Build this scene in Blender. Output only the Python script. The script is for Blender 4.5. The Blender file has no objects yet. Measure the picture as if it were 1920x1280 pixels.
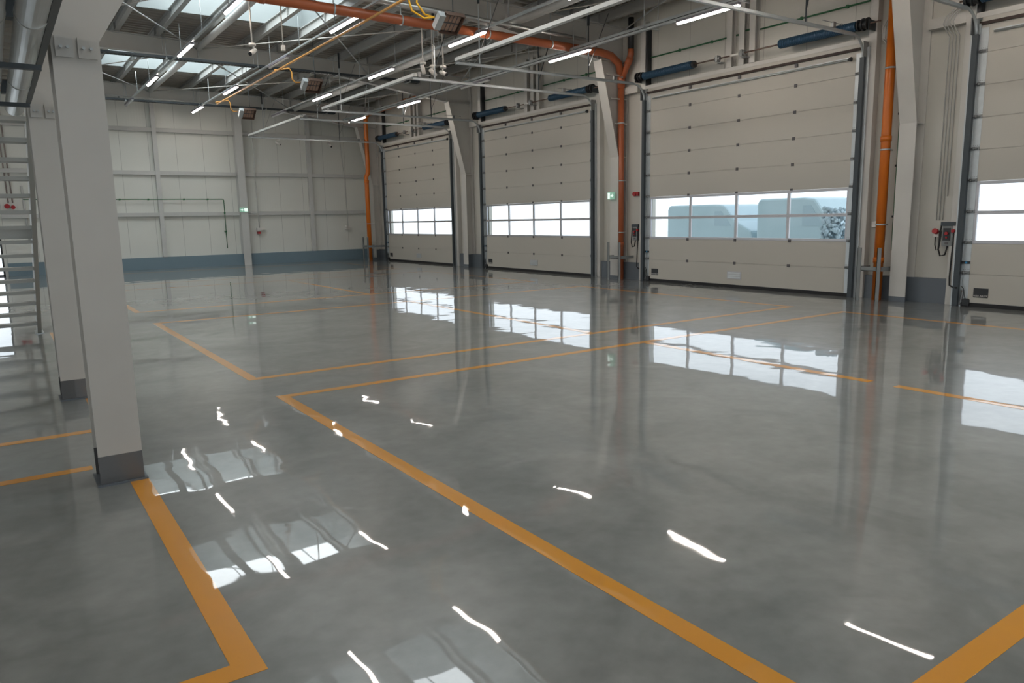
import bpy, bmesh, math, random
from mathutils import Vector, Matrix
random.seed(7)
sc = bpy.context.scene
C = sc.collection
PI = math.pi
# ------------------------------------------------------------------ materials
MATS = {}
def _new(name):
    m = bpy.data.materials.new(name); m.use_nodes = True
    nt = m.node_tree; b = nt.nodes['Principled BSDF']
    MATS[name] = m
    return m, nt, b
def pmat(name, col, rough=0.5, metal=0.0, spec=0.5, var=0.06, vscale=3.0, emit=None, es=0.0, coat=0.0):
    m, nt, b = _new(name)
    N, L = nt.nodes, nt.links
    tc = N.new('ShaderNodeTexCoord'); no = N.new('ShaderNodeTexNoise')
    no.inputs['Scale'].default_value = vscale; no.inputs['Detail'].default_value = 4
    L.new(tc.outputs['Object'], no.inputs['Vector'])
    mx = N.new('ShaderNodeMix'); mx.data_type = 'RGBA'
    mx.inputs['A'].default_value = (*[c*(1-var) for c in col], 1)
    mx.inputs['B'].default_value = (*[min(1, c*(1+var)) for c in col], 1)
    L.new(no.outputs['Fac'], mx.inputs['Factor'])
    L.new(mx.outputs['Result'], b.inputs['Base Color'])
    b.inputs['Roughness'].default_value = rough
    b.inputs['Metallic'].default_value = metal
    b.inputs['Specular IOR Level'].default_value = spec
    if coat: b.inputs['Coat Weight'].default_value = coat
    if emit:
        b.inputs['Emission Color'].default_value = (*emit, 1)
        b.inputs['Emission Strength'].default_value = es
    return m
def panelmat(name, col, axis, joint=1.0, rib=0.1, offs=0.0, dark=0.55, jw=0.012):
    """insulated wall panel: vertical joints and fine ribs along one horizontal axis"""
    m, nt, b = _new(name); N, L = nt.nodes, nt.links
    tc = N.new('ShaderNodeTexCoord'); sp = N.new('ShaderNodeSeparateXYZ')
    L.new(tc.outputs['Object'], sp.inputs[0])
    def mth(op, a, bb=None):
        n = N.new('ShaderNodeMath'); n.operation = op
        for i, v in enumerate((a, bb)):
            if v is None: continue
            if isinstance(v, (int, float)): n.inputs[i].default_value = v
            else: L.new(v, n.inputs[i])
        return n.outputs[0]
    s = mth('ADD', sp.outputs[axis], offs + 100*joint)
    fj = mth('ABSOLUTE', mth('SUBTRACT', mth('FRACT', mth('DIVIDE', s, joint)), 0.5))
    jm = mth('LESS_THAN', fj, jw/joint/2)
    w = mth('SINE', mth('MULTIPLY', s, 2*PI/rib))
    hgt = mth('SUBTRACT', mth('MULTIPLY', w, 0.15), mth('MULTIPLY', jm, 2.0))
    bp = N.new('ShaderNodeBump'); bp.inputs['Distance'].default_value = 0.004; bp.inputs['Strength'].default_value = 0.5
    L.new(hgt, bp.inputs['Height']); L.new(bp.outputs[0], b.inputs['Normal'])
    no = N.new('ShaderNodeTexNoise'); no.inputs['Scale'].default_value = 0.7
    L.new(tc.outputs['Object'], no.inputs['Vector'])
    mx = N.new('ShaderNodeMix'); mx.data_type = 'RGBA'
    mx.inputs['A'].default_value = (*[c*0.96 for c in col], 1); mx.inputs['B'].default_value = (*[c*1.04 for c in col], 1)
    L.new(no.outputs['Fac'], mx.inputs['Factor'])
    m2 = N.new('ShaderNodeMix'); m2.data_type = 'RGBA'
    L.new(jm, m2.inputs['Factor']); L.new(mx.outputs['Result'], m2.inputs['A'])
    m2.inputs['B'].default_value = (*[c*dark for c in col], 1)
    L.new(m2.outputs['Result'], b.inputs['Base Color'])
    b.inputs['Roughness'].default_value = 0.45
    return m
def floormat():
    m, nt, b = _new('polished resin floor'); N, L = nt.nodes, nt.links
    tc = N.new('ShaderNodeTexCoord')
    n1 = N.new('ShaderNodeTexNoise'); n1.inputs['Scale'].default_value = 1.1; n1.inputs['Detail'].default_value = 7; n1.inputs['Distortion'].default_value = 1.6
    n2 = N.new('ShaderNodeTexNoise'); n2.inputs['Scale'].default_value = 9; n2.inputs['Detail'].default_value = 5
    for n in (n1, n2): L.new(tc.outputs['Object'], n.inputs['Vector'])
    cr = N.new('ShaderNodeValToRGB')
    cr.color_ramp.elements[0].position = 0.35; cr.color_ramp.elements[0].color = (0.175, 0.184, 0.176, 1)
    cr.color_ramp.elements[1].position = 0.68; cr.color_ramp.elements[1].color = (0.250, 0.258, 0.246, 1)
    L.new(n1.outputs['Fac'], cr.inputs[0])
    mx = N.new('ShaderNodeMix'); mx.data_type = 'RGBA'; mx.blend_type = 'OVERLAY'; mx.inputs['Factor'].default_value = 0.25
    L.new(cr.outputs[0], mx.inputs['A']); L.new(n2.outputs['Fac'], mx.inputs['B'])
    L.new(mx.outputs['Result'], b.inputs['Base Color'])
    resin_gloss(nt, b, tc)
    return m
def resin_gloss(nt, b, tc, vec=None):
    N, L = nt.nodes, nt.links
    b.inputs['Roughness'].default_value = 0.30
    b.inputs['IOR'].default_value = 1.45
    b.inputs['Coat Weight'].default_value = 1.0
    b.inputs['Coat Roughness'].default_value = 0.02
    b.inputs['Coat IOR'].default_value = 1.38
    w1 = N.new('ShaderNodeTexNoise'); w1.inputs['Scale'].default_value = 2.3; w1.inputs['Detail'].default_value = 0.0
    w2 = N.new('ShaderNodeTexNoise'); w2.inputs['Scale'].default_value = 0.9; w2.inputs['Detail'].default_value = 0.0
    for n in (w1, w2): L.new(vec or tc.outputs['Object'], n.inputs['Vector'])
    b1 = N.new('ShaderNodeBump'); b1.inputs['Distance'].default_value = 0.0018
    b2 = N.new('ShaderNodeBump'); b2.inputs['Distance'].default_value = 0.0042
    L.new(w1.outputs['Fac'], b1.inputs['Height']); L.new(w2.outputs['Fac'], b2.inputs['Height'])
    w3 = N.new('ShaderNodeTexNoise'); w3.inputs['Scale'].default_value = 5.5; w3.inputs['Detail'].default_value = 0.0
    L.new(vec or tc.outputs['Object'], w3.inputs['Vector'])
    b3 = N.new('ShaderNodeBump'); b3.inputs['Distance'].default_value = 0.0004
    L.new(w3.outputs['Fac'], b3.inputs['Height']); L.new(b2.outputs[0], b3.inputs['Normal'])
    L.new(b3.outputs[0], b1.inputs['Normal'])
    L.new(b1.outputs[0], b.inputs['Normal']); L.new(b1.outputs[0], b.inputs['Coat Normal'])
def linemat():
    m, nt, b = _new('yellow floor paint under resin'); N, L = nt.nodes, nt.links
    tc = N.new('ShaderNodeTexCoord'); no = N.new('ShaderNodeTexNoise'); no.inputs['Scale'].default_value = 2.0
    geo = N.new('ShaderNodeNewGeometry')
    L.new(geo.outputs['Position'], no.inputs['Vector'])
    mx = N.new('ShaderNodeMix'); mx.data_type = 'RGBA'
    mx.inputs['A'].default_value = (0.70, 0.285, 0.012, 1); mx.inputs['B'].default_value = (0.74, 0.32, 0.02, 1)
    L.new(no.outputs['Fac'], mx.inputs['Factor']); L.new(mx.outputs['Result'], b.inputs['Base Color'])
    resin_gloss(nt, b, tc, geo.outputs['Position'])
    return m
def panemat():
    m, nt, b = _new('clear acrylic pane'); N, L = nt.nodes, nt.links
    out = [n for n in N if n.type == 'OUTPUT_MATERIAL'][0]
    tr = N.new('ShaderNodeBsdfTransparent'); tr.inputs[0].default_value = (0.97, 0.98, 0.985, 1)
    gl = N.new('ShaderNodeBsdfGlossy'); gl.inputs['Roughness'].default_value = 0.05
    fr = N.new('ShaderNodeFresnel'); fr.inputs[0].default_value = 1.3
    mx = N.new('ShaderNodeMixShader')
    geo = N.new('ShaderNodeNewGeometry'); inv = N.new('ShaderNodeMath'); inv.operation = 'SUBTRACT'; inv.inputs[0].default_value = 1.0
    L.new(geo.outputs['Backfacing'], inv.inputs[1]); mu = N.new('ShaderNodeMath'); mu.operation = 'MULTIPLY'
    L.new(fr.outputs[0], mu.inputs[0]); L.new(inv.outputs[0], mu.inputs[1])
    L.new(mu.outputs[0], mx.inputs[0]); L.new(tr.outputs[0], mx.inputs[1]); L.new(gl.outputs[0], mx.inputs[2])
    L.new(mx.outputs[0], out.inputs[0])
    return m
def emat(name, col, s):
    m, nt, b = _new(name)
    b.inputs['Base Color'].default_value = (*[c*0.7 for c in col], 1)
    b.inputs['Emission Color'].default_value = (*col, 1); b.inputs['Emission Strength'].default_value = s
    return m

WALLC = (0.54, 0.53, 0.48)
M_wr = panelmat('ribbed wall panel along y', WALLC, 1, joint=1.06, rib=0.10, offs=0.3)
M_wb = panelmat('ribbed wall panel along x', (0.70, 0.71, 0.66), 0, joint=1.0, rib=0.10, offs=0.2)
M_floor = floormat()
M_line = linemat()
M_pane = panemat()
M_steel = pmat('cream painted steel', (0.56, 0.55, 0.515), 0.42)
M_girt = pmat('grey painted steel', (0.54, 0.545, 0.525), 0.42)
M_roofst = pmat('grey roof steel', (0.40, 0.405, 0.39), 0.5)
M_deck = pmat('trapezoidal roof sheet', (0.40, 0.375, 0.33), 0.5)
M_leaf = pmat('cream door section', (0.505, 0.485, 0.43), 0.38, var=0.03, vscale=0.6)
M_alu = pmat('anodised aluminium', (0.50, 0.50, 0.52), 0.35, metal=0.5)
M_galv = pmat('galvanised steel', (0.52, 0.56, 0.57), 0.38, metal=0.55, var=0.12, vscale=9)
M_dgalv = pmat('dark galvanised rail', (0.050, 0.062, 0.070), 0.4, metal=0.25, var=0.15, vscale=6)
M_zinc = pmat('zinc plated bracket', (0.25, 0.26, 0.26), 0.35, metal=0.6, var=0.2, vscale=20)
M_rub = pmat('black rubber', (0.012, 0.012, 0.013), 0.6)
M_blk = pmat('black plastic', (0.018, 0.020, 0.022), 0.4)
M_brown = pmat('brown rubber seal', (0.035, 0.018, 0.012), 0.6)
M_cap = pmat('dark grey hinge cap', (0.10, 0.095, 0.10), 0.5)
M_dado = pmat('slate painted plinth', (0.17, 0.245, 0.29), 0.4, var=0.05)
M_dadoR = pmat('grey painted plinth', (0.125, 0.145, 0.165), 0.4, var=0.08)
M_orange = pmat('orange drain pipe', (0.62, 0.155, 0.012), 0.32, var=0.08, vscale=2)
M_dorange = pmat('terracotta drain pipe', (0.42, 0.115, 0.045), 0.32, var=0.08, vscale=2)
M_yel = pmat('yellow gas hose', (0.70, 0.36, 0.02), 0.4)
M_gas = pmat('ochre painted gas pipe', (0.70, 0.34, 0.08), 0.35)
M_green = pmat('green pipe', (0.030, 0.15, 0.06), 0.4)
M_blue = pmat('blue coated spring', (0.030, 0.085, 0.15), 0.38, metal=0.2)
M_shaft = pmat('brown steel shaft', (0.14, 0.095, 0.075), 0.45, metal=0.5)
M_brnc = pmat('grey brown conduit', (0.30, 0.25, 0.23), 0.5)
M_white = pmat('white plastic', (0.72, 0.70, 0.66), 0.35)
M_red = pmat('red plastic', (0.36, 0.010, 0.015), 0.35)
M_cblue = pmat('cyan blue plastic', (0.03, 0.25, 0.50), 0.35)
M_guard = pmat('grey painted guard rail', (0.21, 0.225, 0.225), 0.45)
M_heat = pmat('brown ceramic burner', (0.36, 0.24, 0.18), 0.6, var=0.2, vscale=40)
M_duct = pmat('galvanised duct sheet', (0.62, 0.635, 0.62), 0.28, metal=0.75, var=0.08, vscale=5)
M_stair = pmat('galvanised stair steel', (0.50, 0.52, 0.50), 0.5, metal=0.25)
M_footp = pmat('dark grey foot paint', (0.095, 0.098, 0.10), 0.25, coat=0.5)
M_sky = emat('translucent roof light panel', (0.90, 0.97, 1.0), 8.2)
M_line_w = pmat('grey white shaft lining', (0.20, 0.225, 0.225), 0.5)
M_lamp = emat('lit led diffuser', (1.0, 0.89, 0.80), 42.0)
M_off = pmat('unlit led diffuser', (0.62, 0.63, 0.62), 0.35)
M_house = pmat('grey luminaire housing', (0.22, 0.21, 0.24), 0.4)
M_exit = emat('green exit sign face', (0.30, 0.55, 0.42), 0.45)
M_exitw = emat('white exit sign symbol', (0.85, 1.0, 0.92), 0.8)
M_out = pmat('pale concrete yard', (0.92, 0.92, 0.90), 0.8)
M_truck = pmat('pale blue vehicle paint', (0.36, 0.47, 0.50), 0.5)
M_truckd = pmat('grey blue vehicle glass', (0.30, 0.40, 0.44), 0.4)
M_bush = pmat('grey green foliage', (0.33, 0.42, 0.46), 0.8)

# ------------------------------------------------------------------ mesh helpers
class MB:
    def __init__(s): s.b = bmesh.new()
    def box(s, x0, x1, y0, y1, z0, z1):
        v = [s.b.verts.new(p) for p in ((x0,y0,z0),(x1,y0,z0),(x1,y1,z0),(x0,y1,z0),(x0,y0,z1),(x1,y0,z1),(x1,y1,z1),(x0,y1,z1))]
        for f in ((0,3,2,1),(4,5,6,7),(0,1,5,4),(1,2,6,5),(2,3,7,6),(3,0,4,7)): s.b.faces.new([v[i] for i in f])
        return s
    def prism(s, poly, axis, a, b):
        """poly: 2-D points in the two other axes (x,y,z order kept), swept from a to b on axis"""
        def mk(p, t):
            return (t, p[0], p[1]) if axis == 0 else (p[0], t, p[1]) if axis == 1 else (p[0], p[1], t)
        A = [s.b.verts.new(mk(p, a)) for p in poly]; B = [s.b.verts.new(mk(p, b)) for p in poly]
        n = len(poly)
        s.b.faces.new(A[::-1]); s.b.faces.new(B)
        for i in range(n): s.b.faces.new((A[i], A[(i+1) % n], B[(i+1) % n], B[i]))
        return s
    def cyl(s, p0, p1, r, n=12, r1=None, cap=True):
        p0, p1 = Vector(p0), Vector(p1); d = (p1-p0).normalized()
        u = d.orthogonal().normalized(); w = d.cross(u)
        r1 = r if r1 is None else r1
        A = [s.b.verts.new(p0+(u*math.cos(2*PI*i/n)+w*math.sin(2*PI*i/n))*r) for i in range(n)]
        B = [s.b.verts.new(p1+(u*math.cos(2*PI*i/n)+w*math.sin(2*PI*i/n))*r1) for i in range(n)]
        for i in range(n):
            f = s.b.faces.new((A[i], A[(i+1) % n], B[(i+1) % n], B[i])); f.smooth = True
        if cap: s.b.faces.new(A[::-1]); s.b.faces.new(B)
        return s
    def tube(s, pts, r, n=10, cap=True):
        pts = [Vector(p) for p in pts]; rings = []
        u = None
        for i, p in enumerate(pts):
            a = pts[max(i-1, 0)]; b = pts[min(i+1, len(pts)-1)]
            d = (b-a).normalized()
            u = d.orthogonal().normalized() if u is None else (u - d*u.dot(d)).normalized()
            w = d.cross(u)
            rings.append([s.b.verts.new(p+(u*math.cos(2*PI*k/n)+w*math.sin(2*PI*k/n))*r) for k in range(n)])
        for A, B in zip(rings, rings[1:]):
            for k in range(n):
                f = s.b.faces.new((A[k], A[(k+1) % n], B[(k+1) % n], B[k])); f.smooth = True
        if cap: s.b.faces.new(rings[0][::-1]); s.b.faces.new(rings[-1])
        return s
    def sph(s, c, r, n=12, sc_=(1,1,1)):
        m = Matrix.Translation(c) @ Matrix.Diagonal((*sc_, 1))
        k = bmesh.ops.create_uvsphere(s.b, u_segments=n, v_segments=max(6, n//2), radius=r, matrix=m)
        for v in k['verts']:
            for f in v.link_faces: f.smooth = True
        return s
    def bar(s, p0, p1, w, h):
        """rectangular bar between two points; h measured towards +z"""
        p0, p1 = Vector(p0), Vector(p1); d = (p1-p0).normalized()
        up = Vector((0,0,1))
        if abs(d.z) > 0.95: up = Vector((1,0,0))
        side = d.cross(up).normalized(); up = side.cross(d)
        o = [(-1,-1),(1,-1),(1,1),(-1,1)]
        A = [s.b.verts.new(p0+side*a*w/2+up*b*h/2) for a, b in o]; B = [s.b.verts.new(p1+side*a*w/2+up*b*h/2) for a, b in o]
        s.b.faces.new(A); s.b.faces.new(B[::-1])
        for i in range(4): s.b.faces.new((A[i], B[i], B[(i+1) % 4], A[(i+1) % 4]))
        return s
WL = {}
def wloc(o):
    return WL.get(o.name, Vector((0,0,0))) if o else Vector((0,0,0))
def obj(name, mb, mat, parent=None, loc=None, bevel=0):
    """world-space mesh linked as one object; origin at parent's place or at loc"""
    base = Vector(loc) if loc is not None else (wloc(parent) if parent else None)
    if base is None:
        xs = [v.co for v in mb.b.verts]
        base = Vector(((min(v.x for v in xs)+max(v.x for v in xs))/2, (min(v.y for v in xs)+max(v.y for v in xs))/2, min(v.z for v in xs)))
    bmesh.ops.recalc_face_normals(mb.b, faces=mb.b.faces)
    bmesh.ops.translate(mb.b, verts=mb.b.verts, vec=-base)
    me = bpy.data.meshes.new(name); mb.b.to_mesh(me); mb.b.free()
    me.materials.append(mat)
    o = bpy.data.objects.new(name, me); C.objects.link(o)
    if parent:
        o.parent = parent; o.location = base - wloc(parent)
    else: o.location = base
    WL[o.name] = base
    if bevel:
        m = o.modifiers.new('edge', 'BEVEL'); m.width = bevel; m.segments = 2; m.limit_method = 'ANGLE'
    return o
def tag(o, label, cat, group=None, kind=None):
    o['label'] = label; o['category'] = cat
    if group: o['group'] = group
    if kind: o['kind'] = kind
    return o
def thing(name, label, cat, loc, group=None, kind=None):
    o = bpy.data.objects.new(name, None); C.objects.link(o); o.location = loc; o.empty_display_size = 0.1
    WL[o.name] = Vector(loc)
    return tag(o, label, cat, group, kind)
def struct(name, mb, mat, label, cat, loc=(0,0,0)):
    return tag(obj(name, mb, mat, loc=loc), label, cat, kind='structure')
def copy_part(src, parent, dloc=(0,0,0)):
    c = src.copy(); C.objects.link(c); c.parent = parent; c.location = src.location + Vector(dloc)
    return c

# ------------------------------------------------------------------ key dimensions (metres)
CAMZ = 1.7
XD = 14.13            # face of the door leaves
XW = 14.30            # inner face of the door wall
YB = 32.30            # inner face of the back wall
PY = 7.88             # bay length
YC = [7.375, 15.255, 23.13]          # portal columns along the door wall
XL, YF = -8.0, -9.0
def zt(x): return 6.83 - 0.0215*(x-2.9)      # top of the rafters
ORD = ['nearest', 'second nearest', 'third', 'farthest']

# ------------------------------------------------------------------ floor, walls
struct('floor', MB().box(XL, XW+0.15, YF, YB+0.15, -0.12, 0.0), M_floor, 'glossy grey resin floor of the whole hall', 'floor')
struct('ground_outside', MB().box(XW+0.15, 60, YF-30, YB+30, -0.14, -0.02), M_out, 'pale concrete yard outside the sectional doors', 'ground')
# doors along y: nearest (4) .. farthest (1)
DOORS = []
for k in range(4):
    y0 = 0.54 + PY*k
    DOORS.append((y0, y0+5.78))
ZD = 4.74
w = MB()
prev = YF
for (a, b) in DOORS:
    w.box(XW, XW+0.12, prev, a+0.06, 0, 7.3)
    w.box(XW, XW+0.12, a+0.06, b-0.06, ZD-0.04, 7.3)
    prev = b-0.06
w.box(XW, XW+0.12, prev, YB+0.12, 0, 7.3)
struct('wall_right', w, M_wr, 'cream ribbed panel wall around the sectional doors', 'wall')
GX0, GX1, GZ = -3.4, 0.20, 2.95       # glazed gate in the back wall
w = MB().box(XL, GX0, YB, YB+0.12, 0, 7.6).box(GX1, XW+0.12, YB, YB+0.12, 0, 7.6).box(GX0, GX1, YB, YB+0.12, GZ, 7.6)
struct('wall_back', w, M_wb, 'far grey ribbed panel wall with horizontal rails', 'wall')
# left and front walls (behind / beside the camera), with openings added to let in more daylight
w = MB().box(XL-0.12, XL, YF, YB+0.12, 0, 1.0).box(XL-0.12, XL, YF, YB+0.12, 3.6, 7.8)
for yy in (YF, 0.0, 9.0, 18.0, 27.0): w.box(XL-0.12, XL, yy, yy+1.2, 1.0, 3.6)
w.box(XL-0.12, XL, 31.0, YB+0.12, 1.0, 3.6)
struct('wall_left', w, M_wr, 'cream wall left of the stair outside the picture', 'wall')
w = MB().box(XL, XW+0.12, YF-0.12, YF, 0, 0.8).box(XL, XW+0.12, YF-0.12, YF, 4.4, 7.6)
for xx in (-8.0, -2.6, 2.9, 8.4, 13.2): w.box(xx, min(xx+1.2, XW+0.12), YF-0.12, YF, 0.8, 4.4)
struct('wall_front', w, M_wb, 'wall behind the camera with tall openings added for daylight', 'wall')
# plinths
segs = [(YF, DOORS[0][0]-0.2)] + [(DOORS[k][1]+0.22, DOORS[k+1][0]-0.2) for k in range(3)] + [(DOORS[3][1]+0.22, YB)]
b = MB()
for a, c in segs: b.box(XW-0.10, XW, a, c, 0, 0.46)
struct('baseboard_right', b, M_dadoR, 'dark grey painted plinth between the doors', 'plinth')
struct('baseboard_back', MB().box(GX1+0.1, XW-0.1, YB-0.12, YB, 0, 0.46).box(XL, GX0-0.1, YB-0.12, YB, 0, 0.46), M_dado,
       'slate blue painted plinth along the far wall', 'plinth')

# ------------------------------------------------------------------ roof deck (trapezoidal sheet, ribs across the hall)
SKX0, SKX1 = 3.45, 7.65
SKY = [(2.14+PY*k, 5.25+PY*k) for k in range(4)]
def prof(y):
    t = (y/0.26) % 1.0
    if t < 0.36: return 0.0
    if t < 0.50: return (t-0.36)/0.14*0.085
    if t < 0.86: return 0.085
    return (1-(t-0.86)/0.14)*0.085
def deck(mb, x0, x1, y0, y1):
    ys = {y0, y1}
    k = math.floor(y0/0.26)-1
    while k*0.26 < y1:
        for f in (0, 0.36, 0.50, 0.86):
            y = (k+f)*0.26
            if y0 < y < y1: ys.add(y)
        k += 1
    ys = sorted(ys); rows = []
    for y in ys:
        z = prof(y)
        rows.append([mb.b.verts.new((x, y, zt(x)+0.27+z+dz)) for x, dz in ((x0, 0), (x1, 0))] +
                    [mb.b.verts.new((x, y, zt(x)+0.45)) for x in (x0, x1)])
    for A, B in zip(rows, rows[1:]):
        mb.b.faces.new((A[0], A[1], B[1], B[0])); mb.b.faces.new((A[2], B[2], B[3], A[3]))
        mb.b.faces.new((A[0], B[0], B[2], A[2])); mb.b.faces.new((A[1], A[3], B[3], B[1]))
    mb.b.faces.new((rows[0][0], rows[0][2], rows[0][3], rows[0][1])); mb.b.faces.new((rows[-1][0], rows[-1][1], rows[-1][3], rows[-1][2]))
d = MB()
deck(d, XL-0.12, SKX0, YF-0.12, YB+0.12); deck(d, SKX1, XW+0.12, YF-0.12, YB+0.12)
pv = YF-0.12
for a, c in SKY: deck(d, SKX0, SKX1, pv, a); pv = c
deck(d, SKX0, SKX1, pv, YB+0.12)
struct('ceiling', d, M_deck, 'grey trapezoidal steel sheet roof deck', 'ceiling')
for k, (a, c) in enumerate(SKY):
    t = thing('window_%d' % (k+1), ['roof light behind the camera over the near bay', 'roof light seen only as a reflection by the lower picture edge',
              'near roof light with translucent panels at the top left', 'far roof light with translucent panels before the back wall'][k],
              'skylight', ((SKX0+SKX1)/2, (a+c)/2, 7.0), kind='structure')
    l = MB(); zz = 7.02; H2 = 7.98
    l.box(SKX0+0.005, SKX0+0.03, a+0.005, c-0.005, zz-0.0, H2).box(SKX1-0.03, SKX1-0.005, a+0.005, c-0.005, zz-0.04, H2)
    l.box(SKX0+0.03, SKX1-0.03, a+0.005, a+0.03, zz-0.02, H2).box(SKX0+0.03, SKX1-0.03, c-0.03, c-0.005, zz-0.02, H2)
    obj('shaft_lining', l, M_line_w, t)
    obj('translucent_panel', MB().box(SKX0, SKX1, a, c, H2, H2+0.02), M_sky, t)
    g = MB()
    for xx in (4.5, 5.55, 6.6): g.box(xx-0.012, xx+0.012, a, c, H2-0.03, H2)
    g.box(SKX0, SKX1, (a+c)/2-0.012, (a+c)/2+0.012, H2-0.03, H2)
    obj('glazing_bar', g, M_galv, t)
# purlins
PX = [-7.6, -6.4, -5.2, -4.0, -2.8, -1.6, -0.5, 0.5, 1.4, 2.35, 3.28, 4.27, 5.27, 6.65, 7.62, 8.58, 9.57, 10.52, 11.5, 12.5, 13.45]
vis = [x for x in PX if x > 3]
names_p = {}
ordn = ['first', 'second', 'third', 'fourth', 'fifth', 'sixth', 'seventh', 'eighth', 'ninth', 'tenth', 'eleventh', 'twelfth',
        'thirteenth', 'fourteenth', 'fifteenth', 'sixteenth', 'seventeenth', 'eighteenth', 'nineteenth', 'twentieth', 'twenty-first']
for i, x in enumerate(reversed(PX)):
    z = zt(x)+0.012
    m = MB().box(x-0.06, x+0.06, YF, YB, z, z+0.014).box(x-0.06, x+0.06, YF, YB, z+0.23, z+0.245).box(x-0.005, x+0.005, YF, YB, z+0.014, z+0.23)
    for yc in YC:
        m.box(x-0.055, x+0.055, yc-0.01, yc+0.01, z+0.014, z+0.23)
    for yy in (3.2, 11.3, 19.2, 27.0): m.box(x-0.05, x-0.005, yy, yy+0.02, z+0.014, z+0.23)
    tag(obj('roof_purlin', m, M_roofst), 'grey steel roof purlin, %s in line from the door wall' % ordn[i], 'beam', 'roof purlins under the sheet deck')
# rafters
RY = [-0.505] + YC + [31.0]
def rafter(y, label):
    t = thing('roof_rafter', label, 'beam', (3.0, y, zt(3.0)), 'roof rafters across the hall')
    bot = lambda x: zt(x)-0.43
    pts = [(XL, bot(XL)), (9.4, bot(9.4)), (13.36, 5.72), (13.36, zt(13.36)), (XL, zt(XL))]
    obj('web', MB().prism([(p[0], p[1]) for p in pts], 1, y-0.006, y+0.006), M_steel, t)
    f = MB()
    for (xa, za), (xb, zb) in (((XL, bot(XL)), (9.4, bot(9.4))), ((9.4, bot(9.4)), (13.36, 5.72))):
        f.prism([(xa, za-0.018), (xb, zb-0.018), (xb, zb), (xa, za)], 1, y-0.10, y+0.10)
    f.prism([(XL, zt(XL)-0.018), (14.25, zt(14.25)-0.018), (14.25, zt(14.25)), (XL, zt(XL))], 1, y-0.10, y+0.10)
    obj('flange', f, M_girt, t)
    for x in (5.3, 10.5): obj('stiffener_plate', MB().box(x-0.008, x+0.008, y-0.095, y+0.095, bot(x) if x < 9.4 else bot(9.4)-0.09, zt(x)-0.018), M_girt, t)
for y, l in zip(RY, ['roof rafter above and behind the camera', 'nearest rafter above the leaning column by the nearest door', 'second rafter, beside the terracotta drain pipe at top centre',
                     'third rafter with cable tray below, crossing at the upper left', 'last rafter close to the far wall']):
    rafter(y, l)
# portal columns by the door wall
def portal_column(y, label):
    t = thing('portal_column', label, 'column', (14.1, y, 0), 'leaning portal columns along the door wall')
    w_ = 0.155
    p = [(13.97, 0), (13.97, 3.28), (13.36, 5.72)]
    f = MB()
    f.prism([(13.97, 0.10), (13.99, 0.10), (13.99, 3.283), (13.38, 5.72), (13.36, 5.72), (13.97, 3.28)], 1, y-w_, y+w_)
    obj('inner_flange', f, M_steel, t)
    obj('web', MB().prism([(13.99, 0.45), (14.17, 0.45), (14.26, 0.46), (14.26, zt(14.26)-0.02), (13.36, zt(13.36)-0.02), (13.38, 5.72), (13.99, 3.28)], 1, y-0.006, y+0.006), M_steel, t)
    obj('outer_flange', MB().box(14.26, 14.285, y-w_, y+w_, 0.46, zt(14.3)-0.02), M_steel, t)
    obj('stiffener_plate', MB().box(13.985, 14.26, y-w_+0.01, y+w_-0.01, 3.27, 3.285), M_steel, t)
    s = MB().prism([(13.38, 5.71), (14.26, 5.71), (14.26, 5.725), (13.38, 5.725)], 1, y-w_+0.01, y+w_-0.01)
    obj('stiffener_plate', s, M_steel, t)
    obj('painted_foot', MB().box(13.97, 13.99, y-w_, y+w_, 0.0, 0.10).box(13.99, 14.19, y-0.006, y+0.006, 0, 0.45), M_dadoR, t)
for y, l in zip(YC + [31.0], ['cream leaning steel column left of the nearest door', 'cream leaning steel column behind the terracotta downpipe',
                  'cream leaning steel column between the two farthest doors', 'cream leaning steel column in the far corner']):
    portal_column(y, l)
# wall posts above and beside doors, lintels
for k, (a, c) in enumerate(DOORS):
    nm = ['nearest', 'wide third', 'second farthest', 'farthest'][k]
    yc = (a+c)/2
    for y0, y1, pl in ((a-0.26, a-0.10, 'right'), (c+0.10, c+0.26, 'left')):
        tag(obj('jamb_post', MB().box(14.14, XW, y0, y1, 0.0, zt(14.2)-0.02), M_steel, bevel=0.006), 'cream full height steel post at the %s side of the %s door' % (pl, nm), 'post', 'posts beside the sectional doors')
    for q, (y0, y1) in enumerate(((yc-0.37, yc-0.22), (yc-0.08, yc+0.07), (yc+0.26, yc+0.41))):
        m = MB().box(14.14, 14.15, y0, y1, 4.99, zt(14.2)-0.02).box(14.29, 14.30, y0, y1, 4.99, zt(14.2)-0.02).box(14.15, 14.29, (y0+y1)/2-0.005, (y0+y1)/2+0.005, 4.99, zt(14.2)-0.02)
        tag(obj('wall_stud', m, M_steel), 'short cream steel stud above the %s door, %s of its three' % (nm, ['right', 'middle', 'left'][q]), 'post', 'studs above the sectional doors')
    tag(obj('lintel_beam', MB().box(14.145, XW, a-0.10, c+0.10, 4.90, 4.99), M_steel, bevel=0.006), 'cream horizontal steel lintel above the %s door' % nm, 'beam', 'lintels above the sectional doors')
    # side rails from post to column
for y0, y1, l in ((7.53, 8.06, 'short cream wall rail between orange downpipe and the wide door'), (6.58, 7.22, 'cream wall rail right of the nearest leaning column, cable loop on it'),
                  (15.41, 15.94, 'short cream wall rail hidden beside the middle column'), (14.58, 15.10, 'short cream wall rail left of the wide third door'),
                  (22.46, 22.97, 'short cream wall rail left of the second farthest door'), (23.29, 23.8, 'short cream wall rail at the right of the farthest door')):
    tag(obj('wall_rail', MB().box(14.15, XW, y0, y1, 4.88, 5.06), M_steel), l, 'beam')

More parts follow.
